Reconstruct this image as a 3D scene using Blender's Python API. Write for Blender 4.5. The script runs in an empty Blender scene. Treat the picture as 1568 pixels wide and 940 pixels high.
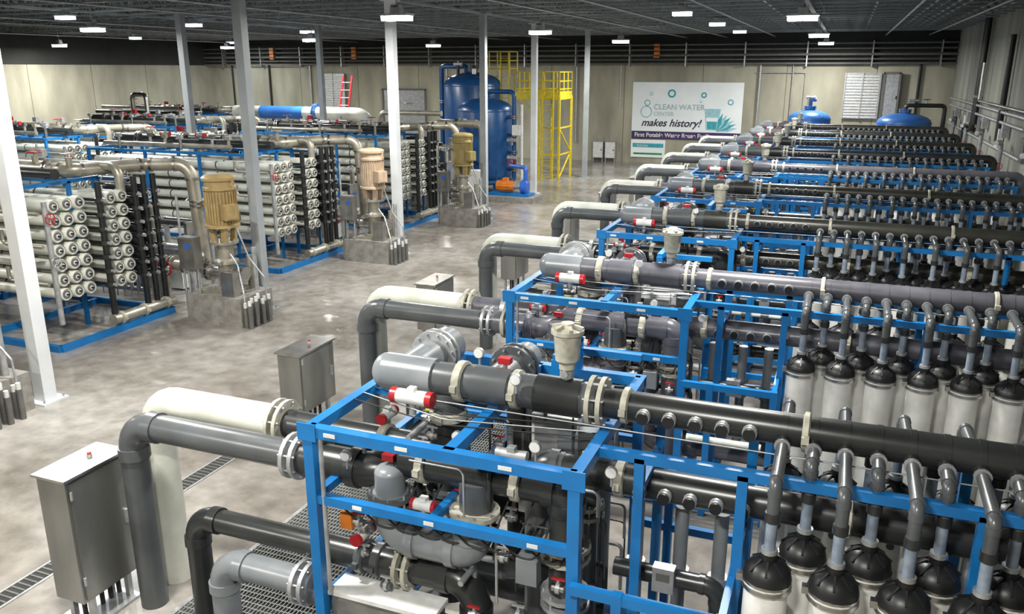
import bpy, math, random
from mathutils import Vector as V, Matrix
R=random.Random(7)
scene=bpy.context.scene
COL=scene.collection
# ------------------------------------------------------------------ materials
MATS={}
def mat(name,c,rough=.5,metal=0.,c2=None,scale=6.,bump=0.,spec=.5,rvar=0.,stretch=None,detail=4,trans=0.,lo=.35,hi=.65):
    m=bpy.data.materials.new(name); m.use_nodes=True
    nt=m.node_tree; b=nt.nodes['Principled BSDF']
    b.inputs['Roughness'].default_value=rough
    b.inputs['Metallic'].default_value=metal
    b.inputs['Specular IOR Level'].default_value=spec
    if trans: b.inputs['Transmission Weight'].default_value=trans
    if c2 is None: c2=tuple(x*.78 for x in c)
    tc=nt.nodes.new('ShaderNodeTexCoord'); mp=nt.nodes.new('ShaderNodeMapping')
    nt.links.new(tc.outputs['Object'],mp.inputs[0])
    if stretch: mp.inputs['Scale'].default_value=stretch
    n=nt.nodes.new('ShaderNodeTexNoise'); n.inputs['Scale'].default_value=scale; n.inputs['Detail'].default_value=detail
    nt.links.new(mp.outputs[0],n.inputs['Vector'])
    r=nt.nodes.new('ShaderNodeValToRGB')
    r.color_ramp.elements[0].position=lo; r.color_ramp.elements[1].position=hi
    r.color_ramp.elements[0].color=(*c2,1); r.color_ramp.elements[1].color=(*c,1)
    nt.links.new(n.outputs['Fac'],r.inputs['Fac']); nt.links.new(r.outputs['Color'],b.inputs['Base Color'])
    if bump:
        bp=nt.nodes.new('ShaderNodeBump'); bp.inputs['Strength'].default_value=bump; bp.inputs['Distance'].default_value=.01
        nt.links.new(n.outputs['Fac'],bp.inputs['Height']); nt.links.new(bp.outputs[0],b.inputs['Normal'])
    if rvar:
        mr=nt.nodes.new('ShaderNodeMapRange'); mr.inputs['To Min'].default_value=rough-rvar; mr.inputs['To Max'].default_value=rough+rvar
        nt.links.new(n.outputs['Fac'],mr.inputs[0]); nt.links.new(mr.outputs[0],b.inputs['Roughness'])
    MATS[name]=m; return m
def emis(name,c,s):
    m=bpy.data.materials.new(name); m.use_nodes=True; nt=m.node_tree
    b=nt.nodes['Principled BSDF']; b.inputs['Base Color'].default_value=(*c,1)
    b.inputs['Emission Color'].default_value=(*c,1); b.inputs['Emission Strength'].default_value=s
    MATS[name]=m; return m
mat('blue_paint',(.007,.16,.44),.36,c2=(.005,.125,.36),scale=3)
mat('pvc_gray',(.085,.092,.098),.3,c2=(.058,.063,.068),scale=2.5)
mat('pvc_light',(.22,.235,.25),.3,c2=(.15,.165,.18),scale=2.5)
mat('pvc_purple',(.115,.115,.135),.28,c2=(.07,.07,.085),scale=2.5)
mat('pvc_dark',(.028,.030,.030),.3,c2=(.016,.018,.018),scale=2.5)
mat('pvc_olive',(.045,.045,.038),.32,c2=(.026,.027,.023),scale=2.5)
mat('black_plastic',(.012,.013,.014),.42,c2=(.008,.008,.009))
mat('white_pipe',(.66,.66,.59),.38,c2=(.50,.51,.44),scale=2)
mat('module_white',(.76,.75,.72),.32,c2=(.60,.60,.57),scale=5)
mat('clear_tube',(.24,.29,.36),.18,c2=(.15,.18,.23),scale=9)
mat('clamp_cream',(.46,.44,.36),.45,c2=(.30,.29,.24),scale=14)
mat('stainless',(.58,.57,.54),.3,1.,c2=(.40,.39,.37),scale=5)
mat('steel_brushed',(.34,.34,.325),.4,.8,c2=(.25,.25,.24),scale=3,stretch=(1,1,.25))
mat('pipe_tan',(.46,.43,.36),.36,.55,c2=(.31,.285,.23),scale=4)
mat('galv',(.50,.51,.52),.42,.6,c2=(.36,.37,.38),scale=9)
mat('red_plastic',(.42,.015,.02),.35)
mat('yellow_paint',(.72,.56,.02),.4)
mat('orange_paint',(.7,.2,.02),.4)
mat('motor_tan',(.40,.29,.13),.4,c2=(.31,.22,.10))
mat('motor_pink',(.50,.38,.27),.42,c2=(.40,.30,.21))
mat('motor_olive',(.33,.26,.10),.42,c2=(.25,.19,.07))
mat('concrete_pad',(.28,.265,.24),.8,c2=(.18,.17,.155),scale=7,bump=.3)
mat('tank_blue',(.012,.075,.22),.3,c2=(.008,.05,.16),scale=2)
mat('tank_lightblue',(.04,.16,.48),.35,c2=(.03,.12,.38),scale=2)
mat('column_paint',(.34,.365,.38),.45,c2=(.28,.30,.32),scale=2)
mat('column_white',(.64,.66,.68),.45,c2=(.56,.58,.60),scale=2)
mat('white_panel',(.55,.59,.60),.5,c2=(.46,.50,.51),scale=1.5)
mat('ceil_dark',(.05,.055,.055),.85,c2=(.032,.036,.036),scale=.6)
mat('joist_steel',(.32,.35,.36),.55,.1,c2=(.23,.25,.26),scale=3)
mat('wall_beige',(.44,.42,.325),.85,c2=(.23,.22,.17),scale=.8,stretch=(1,1,.35),bump=.15,detail=8,lo=.3,hi=.7)
mat('wall_upper_shade',(.03,.031,.029),.85,c2=(.02,.021,.02),scale=1)  # unlit wall above lamp level, shade put into the colour
mat('wall_right',(.34,.345,.30),.85,c2=(.16,.165,.145),scale=1.0,stretch=(1,1,.2),bump=.2,detail=9,lo=.3,hi=.7)
mat('wall_joint',(.13,.12,.09),.9)
mat('banner_white',(.82,.86,.86),.7,c2=(.76,.81,.82),scale=1)
mat('banner_purple',(.05,.025,.12),.7)
mat('banner_teal',(.05,.38,.44),.7,c2=(.03,.3,.37))
mat('banner_pale',(.34,.60,.68),.7)
mat('banner_ink',(.03,.02,.07),.7)
mat('banner_greytext',(.38,.52,.58),.7)
mat('grate',(.42,.43,.42),.5,.6,c2=(.32,.33,.32),scale=5)
mat('pit',(.03,.03,.03),.9)
mat('rubber',(.02,.02,.02),.7)
mat('green_paint',(.02,.28,.1),.4)
mat('label_white',(.72,.72,.70),.5)
mat('port_gray',(.13,.13,.12),.5)
mat('screen_blue',(.03,.12,.5),.3)
emis('led_lens',(1,.99,.95),30)
emis('led_dim',(.72,.84,1),6)
# floor
fm=bpy.data.materials.new('floor_concrete'); fm.use_nodes=True; nt=fm.node_tree; b=nt.nodes['Principled BSDF']
tc=nt.nodes.new('ShaderNodeTexCoord')
n1=nt.nodes.new('ShaderNodeTexNoise'); n1.inputs['Scale'].default_value=.42; n1.inputs['Detail'].default_value=10; n1.inputs['Roughness'].default_value=.68; n1.inputs['Distortion'].default_value=.3
n2=nt.nodes.new('ShaderNodeTexNoise'); n2.inputs['Scale'].default_value=3.5; n2.inputs['Detail'].default_value=9
n3=nt.nodes.new('ShaderNodeTexNoise'); n3.inputs['Scale'].default_value=.6; n3.inputs['Detail'].default_value=6
for n in (n1,n2,n3): nt.links.new(tc.outputs['Object'],n.inputs['Vector'])
r1=nt.nodes.new('ShaderNodeValToRGB'); e=r1.color_ramp.elements; e[0].position=.34; e[1].position=.64
e[0].color=(.155,.138,.118,1); e[1].color=(.36,.34,.315,1); x=e.new(.48); x.color=(.25,.23,.205,1)
nt.links.new(n1.outputs['Fac'],r1.inputs['Fac'])
r2=nt.nodes.new('ShaderNodeValToRGB'); e=r2.color_ramp.elements; e[0].position=.33; e[1].position=.66; e[0].color=(.75,.75,.75,1); e[1].color=(1.12,1.12,1.12,1)
nt.links.new(n2.outputs['Fac'],r2.inputs['Fac'])
mx=nt.nodes.new('ShaderNodeMix'); mx.data_type='RGBA'; mx.blend_type='MULTIPLY'; mx.inputs[0].default_value=1
nt.links.new(r1.outputs[0],mx.inputs[6]); nt.links.new(r2.outputs[0],mx.inputs[7]); nt.links.new(mx.outputs[2],b.inputs['Base Color'])
mr=nt.nodes.new('ShaderNodeMapRange'); mr.inputs['From Min'].default_value=.3; mr.inputs['From Max'].default_value=.7; mr.inputs['To Min'].default_value=.12; mr.inputs['To Max'].default_value=.32
nt.links.new(n3.outputs['Fac'],mr.inputs[0]); nt.links.new(mr.outputs[0],b.inputs['Roughness'])
MATS['floor_concrete']=fm
# ------------------------------------------------------------------ mesh builder
def basis(d):
    up=V((0,0,1)) if abs(d.z)<.95 else V((1,0,0))
    a=up.cross(d).normalized(); return a,d.cross(a)
class MB:
    def __init__(s): s.v=[];s.f=[];s.m=[];s.s=[];s.mats=[]
    def mi(s,n):
        if n not in s.mats: s.mats.append(n)
        return s.mats.index(n)
    def face(s,idx,m,sm=False): s.f.append(idx); s.m.append(m); s.s.append(sm)
    def ring(s,c,a,b,r,seg):
        k=len(s.v)
        for i in range(seg):
            t=2*math.pi*i/seg; s.v.append(tuple(c+a*(r*math.cos(t))+b*(r*math.sin(t))))
        return k
    def join(s,k1,k2,seg,m,sm=True):
        for i in range(seg):
            j=(i+1)%seg; s.face((k1+i,k1+j,k2+j,k2+i),m,sm)
    def box(s,c,sz,m,rz=0):
        m=s.mi(m); k=len(s.v); cr,sr=math.cos(rz),math.sin(rz)
        for z in (-.5,.5):
            for x,y in ((-.5,-.5),(.5,-.5),(.5,.5),(-.5,.5)):
                X,Y=x*sz[0],y*sz[1]
                s.v.append((c[0]+X*cr-Y*sr,c[1]+X*sr+Y*cr,c[2]+z*sz[2]))
        for q in ((3,2,1,0),(4,5,6,7),(0,1,5,4),(1,2,6,5),(2,3,7,6),(3,0,4,7)): s.face(tuple(k+i for i in q),m)
    def beam(s,p,q,w,h,m):
        p,q=V(p),V(q); d=(q-p).normalized(); a,b=basis(d); m=s.mi(m); k=len(s.v)
        for o in (p,q):
            for x,y in ((-.5,-.5),(.5,-.5),(.5,.5),(-.5,.5)): s.v.append(tuple(o+a*(x*w)+b*(y*h)))
        for f in ((3,2,1,0),(4,5,6,7),(0,1,5,4),(1,2,6,5),(2,3,7,6),(3,0,4,7)): s.face(tuple(k+i for i in f),m)
    def lathe(s,o,d,prof,m,seg=16,cap=True):
        o=V(o); d=V(d).normalized(); a,b=basis(d); m=s.mi(m)
        n=len(prof); prev=None
        for i in range(n-1):
            (r0,h0),(r1,h1)=prof[i],prof[i+1]
            if i>0 and prev is not None:
                t0=math.atan2(r0-prof[i-1][0],h0-prof[i-1][1]); t1=math.atan2(r1-r0,h1-h0)
                sharp=abs(t0-t1)>.65
            else: sharp=True
            k0=s.ring(o+d*h0,a,b,max(r0,1e-4),seg) if sharp else prev
            k1=s.ring(o+d*h1,a,b,max(r1,1e-4),seg)
            s.join(k0,k1,seg,m); prev=k1
        if cap:
            if prof[0][0]>.002:
                k=s.ring(o+d*prof[0][1],a,b,prof[0][0],seg); s.face(tuple(k+i for i in reversed(range(seg))),m)
            if prof[-1][0]>.002:
                k=s.ring(o+d*prof[-1][1],a,b,prof[-1][0],seg); s.face(tuple(k+i for i in range(seg)),m)
    def cyl(s,p,q,r,m,seg=14,r2=None):
        p,q=V(p),V(q); L=(q-p).length
        s.lathe(p,q-p,[(r,0),(r if r2 is None else r2,L)],m,seg)
    def dome(s,o,d,r,h,m,seg=16,n=5):
        s.lathe(o,d,[(r*math.cos(i*math.pi/2/n),h*math.sin(i*math.pi/2/n)) for i in range(n+1)],m,seg,cap=False)
    def pipe(s,pts,r,m,seg=14,bend=None,collar=None,cm=None,steps=6):
        P=[V(p) for p in pts]; bend=bend or r*1.6; path=[P[0]]; cols=[]
        for i in range(1,len(P)-1):
            d1=(P[i]-P[i-1]).normalized(); d2=(P[i+1]-P[i]).normalized(); c=max(-1,min(1,d1.dot(d2))); th=math.acos(c)
            if th<.02: path.append(P[i]); continue
            Rr=bend; T=Rr*math.tan(th/2); mxT=min((P[i]-P[i-1]).length,(P[i+1]-P[i]).length)*.49
            if T>mxT: T=mxT; Rr=T/math.tan(th/2)
            mm=(d2-d1*c)/math.sin(th); ce=P[i]-d1*T+mm*Rr
            for k in range(steps+1):
                ph=th*k/steps; path.append(ce+(-mm*math.cos(ph)+d1*math.sin(ph))*Rr)
            cols.append((P[i]-d1*T,-d1)); cols.append((P[i]+d2*T,d2))
        path.append(P[-1])
        mi=s.mi(m); a=None; prev=None
        for i,p in enumerate(path):
            if i==0: t=(path[1]-p).normalized()
            elif i==len(path)-1: t=(p-path[i-1]).normalized()
            else: t=((p-path[i-1]).normalized()+(path[i+1]-p).normalized()).normalized()
            if a is None: a,bb=basis(t)
            a=(a-t*a.dot(t)).normalized(); bb=t.cross(a)
            k=s.ring(p,a,bb,r,seg)
            if prev is not None: s.join(prev,k,seg,mi)
            else:
                k2=s.ring(p,a,bb,r,seg); s.face(tuple(k2+i for i in reversed(range(seg))),mi)
            prev=k
        k2=s.ring(path[-1],a,bb,r,seg); s.face(tuple(k2+i for i in range(seg)),mi)
        if collar:
            for p,d in cols: s.cyl(p-d*.01,p+d*collar,r*1.13,cm or m,seg)
    def flange(s,p,d,r,m='clamp_cream',w=.035,gap=.05,bolts=8,seg=18,pair=True):
        p=V(p); d=V(d).normalized(); a,b=basis(d)
        offs=(-gap/2-w/2,gap/2+w/2) if pair else (0,)
        for o in offs: s.cyl(p+d*(o-w/2),p+d*(o+w/2),r*1.55,m,seg)
        if bolts:
            L=(gap/2+w+.02) if pair else w
            for i in range(bolts):
                t=2*math.pi*(i+.5)/bolts; q=p+a*(r*1.35*math.cos(t))+b*(r*1.35*math.sin(t)); s.cyl(q-d*L,q+d*L,r*.09,'galv',5)
    def coupling(s,p,d,r,m='clamp_cream',w=.08):
        p=V(p); d=V(d).normalized(); a,b=basis(d)
        s.lathe(p-d*(w/2),d,[(r*1.02,0),(r*1.2,.01),(r*1.2,w-.01),(r*1.02,w)],m,16,cap=False)
        for sg in (-1,1): q=p+a*(sg*r*1.25); s.box(tuple(q),(.05,.05,.05),m)
    def actuator(s,p,ax,L=.3,r=.055,body='label_white',cap='red_plastic'):
        p=V(p); d=V(ax).normalized()
        s.cyl(p-d*L*.36,p+d*L*.36,r,body,12); s.cyl(p-d*L*.5,p-d*L*.36,r*1.06,cap,12); s.cyl(p+d*L*.36,p+d*L*.5,r*1.06,cap,12)
        s.cyl(p-V((0,0,r*2.4)),p,r*.5,'galv',8); s.box(tuple(p+V((0,0,r))),(.06,.06,.05),body)
    def wheel(s,p,d,r,m='red_plastic'):
        p=V(p); d=V(d).normalized(); a,b=basis(d); n=14
        pts=[p+a*(r*math.cos(2*math.pi*i/n))+b*(r*math.sin(2*math.pi*i/n)) for i in range(n)]
        for i in range(n): s.cyl(pts[i],pts[(i+1)%n],r*.1,m,6)
        for i in range(0,n,3): s.cyl(p,pts[i],r*.07,m,5)
        s.cyl(p-d*.12,p,r*.12,'galv',6)
    def gauge(s,p,d=(0,-1,0),r=.045):
        p=V(p); d=V(d).normalized(); s.cyl(p,p+d*.03,r,'galv',12); s.cyl(p+d*.03,p+d*.033,r*.88,'label_white',12); s.cyl(p-V((0,0,.12)),p,.01,'galv',6)
    def mesh(s,name):
        me=bpy.data.meshes.new(name); me.from_pydata(s.v,[],s.f)
        for n in s.mats: me.materials.append(MATS[n])
        me.polygons.foreach_set('material_index',s.m); me.polygons.foreach_set('use_smooth',s.s); me.update(); return me
def obj(name,mb,loc=(0,0,0),rz=0,parent=None):
    me=mb.mesh(name) if isinstance(mb,MB) else mb
    o=bpy.data.objects.new(name,me); o.location=loc; o.rotation_euler=(0,0,rz); COL.objects.link(o)
    if parent: o.parent=parent
    return o
def group(name,parts,loc=(0,0,0),rz=0):
    e=bpy.data.objects.new(name,None); e.empty_display_size=.3; e.location=loc; e.rotation_euler=(0,0,rz); COL.objects.link(e)
    for n,me in parts: obj(n,me,parent=e)
    return e
# ------------------------------------------------------------------ room
XL,XR,YB,YF,ZC=-39.5,4.7,45.5,-4.,7.5
m=MB(); m.box(((XL+XR)/2,(YB+YF)/2,-.1),(XR-XL+.6,YB-YF+.6,.2),'floor_concrete'); obj('floor',m)
m=MB(); m.box(((XL+XR)/2,(YB+YF)/2,ZC+.1),(XR-XL+.6,YB-YF+.6,.2),'ceil_dark')
obj('ceiling',m)
def wall(name,c,sz,mm,axis,joints,zsplit=5.2,upper='wall_upper_shade'):
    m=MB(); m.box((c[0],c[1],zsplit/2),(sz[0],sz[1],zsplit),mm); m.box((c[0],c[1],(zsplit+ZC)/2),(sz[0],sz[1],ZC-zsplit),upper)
    for j in joints:
        if axis=='x': m.box((j,c[1],zsplit/2),(.03,sz[1]+.006,zsplit),'wall_joint')
        else: m.box((c[0],j,zsplit/2),(sz[0]+.006,.03,zsplit),'wall_joint')
    obj(name,m)
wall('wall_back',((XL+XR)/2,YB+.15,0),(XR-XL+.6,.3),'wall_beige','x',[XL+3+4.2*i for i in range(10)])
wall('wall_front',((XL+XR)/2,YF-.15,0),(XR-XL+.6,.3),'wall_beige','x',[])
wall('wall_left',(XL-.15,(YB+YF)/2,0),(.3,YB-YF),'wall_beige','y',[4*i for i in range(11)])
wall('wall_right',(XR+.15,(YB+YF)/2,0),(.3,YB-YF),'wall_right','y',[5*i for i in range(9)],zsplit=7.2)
# ceiling joists
m=MB(); L=XR-XL; zt,zb=7.42,6.75
m.beam((XL,0,zt),(XR,0,zt),.1,.06,'joist_steel'); m.beam((XL,0,zb),(XR,0,zb),.09,.05,'joist_steel')
n=int(L/.75)
for i in range(n):
    x=XL+i*L/n; m.beam((x,0,zb),(x+L/n/2,0,zt),.03,.03,'joist_steel'); m.beam((x+L/n/2,0,zt),(x+L/n,0,zb),.03,.03,'joist_steel')
jm=m.mesh('open_web_joist')
e=bpy.data.objects.new('ceiling_joists',None); COL.objects.link(e)
y=6.
while y<45.3: obj('joist',jm,(0,y,0),parent=e); y+=1.5
m=MB()
for gx in (-32,-22.6,-11.2,-1.2):
    for z in (6.72,7.3): m.beam((gx,YF,z),(gx,YB,z),.14,.07,'joist_steel')
    y=YF
    while y<45: m.beam((gx,y,6.72),(gx,y+.7,7.3),.04,.04,'joist_steel'); m.beam((gx,y+.7,7.3),(gx,y+1.4,6.72),.04,.04,'joist_steel'); y+=1.4
for gx in (-36,-28,-25,-18,-15,-8,-6,-3.6,1.5,3.4): m.cyl((gx,YF,6.55),(gx,YB,6.55),.03,'galv',8)
for gx in (2.2,2.5,2.8,3.1,3.8,4.1,4.4,.6,-2.5): m.cyl((gx,YF,6.9),(gx,YB,6.9),.035,'galv',8)
obj('girders',m,parent=e)
# columns
def column(mm,w):
    m=MB(); m.box((0,0,3.37),(w,w,6.7),mm); m.box((0,0,.015),(.45,.45,.03),mm); m.box((0,0,6.7),(.4,.4,.05),mm)
    for a in (-.17,.17):
        for b_ in (-.17,.17): m.cyl((a,b_,.03),(a,b_,.08),.018,'galv',6)
    return m.mesh('steel_column')
cm=column('column_paint',.2); cw=column('column_white',.22)
for i,yy in enumerate((8.5,13.9,19.85,25.9,32.2,37.9)): obj('steel_column',cw if i in(0,2,4) else cm,(-11.2 if i!=4 else -11.7,yy,0))
for p in ((-18.7,20.5),(-19.55,28.9),(-23.4,29.2)): obj('steel_column',cm,(p[0],p[1],0))
# lights
def fixture(big):
    m=MB(); w=.34 if big else .27
    m.box((0,0,.075),(w*2+.04,.36,.05),'galv')
    for sx in (-1,1): m.box((sx*w*.5,0,0),(w*.9,.32,.1),'led_lens' if big else 'led_dim')
    m.box((0,0,.16),(.24,.2,.14),'galv')
    for i in range(5): m.box((-.1+.05*i,0,.26),(.008,.18,.06),'galv')
    m.cyl((0,0,.22),(0,0,(ZC-.002-(6.1 if big else 6.5))),.02,'galv',8)
    return m.mesh('high_bay_fixture')
fb,fd=fixture(True),fixture(False)
def lamp(x,y,big=True,power=545,z=None):
    z=z or (6.1 if big else 6.5)
    e=group('high_bay_light',[('fixture',fb if big else fd)],(x,y,z))
    l=bpy.data.lights.new('lamp','AREA'); l.shape='RECTANGLE'; l.size=.62; l.size_y=.28; l.energy=power; l.color=(1,.98,.915) if big else (.9,.96,1)
    o=bpy.data.objects.new('lamp',l); o.location=(0,0,-.055); o.parent=e; COL.objects.link(o)
for p in [(-9.7,17.5),(-9.3,26.1),(-9.2,36.1),(-21,19.4),(-20.5,29.8),(-19.6,39),(-1.1,20.9),(-1.1,32.2),(-1.1,42.3),(-37,32),(-32,38.5),(-9.8,8),(-1.1,9.5),(-21,8.5),(-1.1,0.5),(-9.8,-1),(-5.4,4)]: lamp(*p)  # last entries continue the rows out of view, added to light the foreground
for p in [(-4.6,25),(-4.5,31.3),(-4.5,38),(-22.6,19.9),(-22.2,25),(-21.8,31.4),(-34.5,34.5),(-35,42.5),(-4.6,15),(-15.5,13)]: lamp(p[0],p[1],False,240)
# ------------------------------------------------------------------ UF skid
x0,x1,y0,y1,zt=-3.5,-1.41,-.84,1.07,2.39
F=MB(); B='blue_paint'
def bm(p,q,w=.085,h=.085): F.beam(p,q,w,h,B)
for z in (zt,.08):
    bm((x0,y0,z),(x1,y0,z)); bm((x0,y1,z),(x1,y1,z)); bm((x0,y0,z),(x0,y1,z)); bm((x1,y0,z),(x1,y1,z))
for x in (x0,x1):
    for y in (y0,y1): bm((x,y,0),(x,y,zt+.04))
bm((x0,y0,1.83),(x1,y0,1.83),.07,.07); bm((x0,y0,1.83),(x0,y1,1.83),.07,.07); bm((x0,y1,1.83),(x1,y1,1.83),.06,.06); bm((x0,y0,.9),(x0,y1,.9),.06,.06)
bm((-2.35,y0,zt),(-2.35,y1,zt)); bm((x0,.1,zt-.02),(-2.35,.1,zt-.02),.06,.06)
bm((-2.35,y1,0),(-2.35,y1,zt),.07,.07); bm((-2.5,y0,1.83),(-2.5,y1,1.83),.06,.06)
for y in (.45,y1): bm((-1.98,y,zt),(-1.98,y,2.72),.07,.07)
bm((-1.98,.45,2.72),(-1.98,y1,2.72),.07,.07); bm((-1.98,y1,2.6),(x1,y1,2.6),.06,.06)
F.cyl((-3.4,y0-.02,1.0),(-3.4,y0-.02,2.42),.018,'galv',8)
for x in (-3.3,-2.7,-1.9): F.box((x,y0-.045,2.39),(.1,.006,.03),'label_white'); F.box((x+.2,y0-.038,1.83),(.08,.006,.03),'label_white')
for y in (-.38,.38):
    bm((x1,y,zt),(3.85,y,zt),.07,.07)
    for x in (-1.08,-.38,1.05,2.42,3.8): bm((x,y,0),(x,y,zt),.07,.07)
for y in (-.92,.95):
    for z in (.1,.55,1.1,1.6): bm((x1,y,z),(-.4,y,z),.06,.07)
    for z in (.1,.62): bm((-.4,y,z),(3.85,y,z),.07,.07)
    for x in (-1.08,-.4,3.8): bm((x,y,0),(x,y,1.64 if x<0 else .64),.07,.07)
for z in (.55,1.1,1.6): bm((-.4,-.92,z),(-.4,.95,z),.05,.05)
for x in (-1.08,1.05,2.42,3.8): bm((x,-.92,.1),(x,.95,.1),.07,.07)
for x in (-1.08,3.8): bm((x,-.38,zt-.25),(x,.38,zt-.25),.06,.06)
for x in (x0,x1): F.box((x,y0-.045,zt),(.16,.012,.14),B)
uf_frame=F.mesh('uf_frame')
# modules
Mo=MB()
def module(x,y):
    Mo.lathe((x,y,.12),(0,0,1),[(.12,0),(.15,.03),(.15,.16)],'black_plastic',14)
    Mo.lathe((x,y,.28),(0,0,1),[(.138,0),(.138,1.5),(.152,1.51),(.152,1.57)],'module_white',20)
    Mo.cyl((x,y,1.8),(x,y,1.83),.16,'stainless',18)
    Mo.cyl((x,y,1.845),(x,y,1.86),.158,'stainless',18)
    Mo.lathe((x,y,1.86),(0,0,1),[(.153,0),(.152,.025),(.14,.065),(.112,.1),(.075,.12),(.052,.125),(.052,.17)],'black_plastic',20)
    for i in range(8):
        t=i*math.pi/4; Mo.beam((x+.135*math.cos(t),y+.135*math.sin(t),1.925),(x+.05*math.cos(t),y+.05*math.sin(t),1.985),.014,.035,'black_plastic')
    Mo.box((x-.165,y-.03,1.85),(.04,.05,.05),'stainless')
    s=1 if y>0 else -1
    Mo.cyl((x,y,2.0),(x,y,2.3),.036,'clear_tube',12)
    Mo.cyl((x,y,2.035),(x,y,2.065),.052,'galv',12)
    Mo.cyl((x,y,2.26),(x,y,2.32),.048,'pvc_dark',12)
    Mo.pipe([(x,y,2.3),(x,y,2.52),(x,s*.13,2.545)],.04,'pvc_gray',12,bend=.05,collar=.035)
    Mo.cyl((x,s*.165,2.545),(x,s*.185,2.545),.054,'galv',12)
    Mo.cyl((x,s*.1,2.55),(x,s*.16,2.55),.05,'pvc_dark',12)
    Mo.cyl((x,y,1.62),(x,y-s*(abs(y)-.1)*.5,1.62),.03,'pvc_gray',8)
for i in range(10):
    for y in (-.69,.69): module(-.16+.4*i,y)
    for y in (-.345,.345): module(.04+.4*i,y)
uf_mod=Mo.mesh('uf_modules')
def uf_header(dark,gray,light='pvc_light'):
    h=MB()
    h.cyl((-2.95,0,2.6),(-1.5,0,2.6),.135,gray,24); h.cyl((-1.5,0,2.6),(3.85,0,2.6),.115,dark,24)
    for x,w in ((-2.15,.07),(-1.28,.06),(-.02,.05),(1.7,.05)): h.coupling((x,0,2.6),(1,0,0),.13 if x<-1.5 else .115,'clamp_cream',w)
    h.flange((-1.5,0,2.6),(1,0,0),.125); h.coupling((-2.62,0,2.6),(1,0,0),.14)
    h.cyl((-2.5,0,2.6),(-2.2,0,2.6),.15,gray,24)
    h.cyl((-1.98,0,2.6),(-1.62,0,2.6),.15,dark,24)
    h.cyl((-3.12,-.02,2.6),(-3.12,.5,2.6),.15,light,22); h.dome((-3.12,-.02,2.6),(0,-1,0),.15,.1,light,22)
    h.cyl((-3.3,0,2.6),(-2.85,0,2.6),.155,light,22); h.dome((-3.3,0,2.6),(-1,0,0),.155,.12,light,22)
    h.flange((-3.12,.52,2.6),(0,1,0),.14,'galv',w=.025,bolts=12); h.cyl((-3.12,.58,2.6),(-3.12,.78,2.6),.17,light,22); h.dome((-3.12,.78,2.6),(0,1,0),.17,.09,light,22)
    h.cyl((-2.35,0,2.6),(-2.35,.75,2.6),.13,light,20); h.flange((-2.35,.45,2.6),(0,1,0),.13,gray,bolts=8); h.dome((-2.35,.75,2.6),(0,1,0),.13,.1,light,20)
    for z,r0 in ((2.6,.115),(2.0,.12)):
        for i in range(5):
            x=-1.12+.185*i
            h.cyl((x,-r0+.02,z),(x,-r0-.09,z),.034,'label_white',12); h.cyl((x,-r0-.02,z),(x,-r0-.045,z),.052,'galv',12); h.cyl((x,-r0-.055,z),(x,-r0-.075,z),.05,'galv',12); h.cyl((x,-r0-.08,z),(x,-r0-.1,z),.044,'black_plastic',12)
    for i in range(20): h.cyl((-.16+.2*i-.02,0,2.6),(-.16+.2*i+.02,0,2.6),.119,dark,20)
    h.cyl((-1.75,0,2.0),(3.85,0,2.0),.12,dark,22)
    for x in (-1.3,.3,2.): h.coupling((x,0,2.0),(1,0,0),.12)
    h.pipe([(-1.75,0,2.0),(-1.95,0,2.0),(-1.95,0,.4),(-1.3,0,.4)],.125,gray,20,bend=.2,collar=.06)
    h.cyl((-1.3,0,.4),(3.7,0,.4),.1,dark,18)
    h.pipe([(3.6,0,2.6),(3.95,0,2.6),(3.95,0,2.2)],.115,dark,18,bend=.15)
    h.cyl((-3.2,-.16,2.47),(3.7,-.16,2.47),.006,'galv',5)
    return h.mesh('uf_header')
hd_dark=uf_header('pvc_dark','pvc_gray'); hd_pur=uf_header('pvc_purple','pvc_purple'); hd_ol=uf_header('pvc_olive','pvc_gray')
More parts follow.
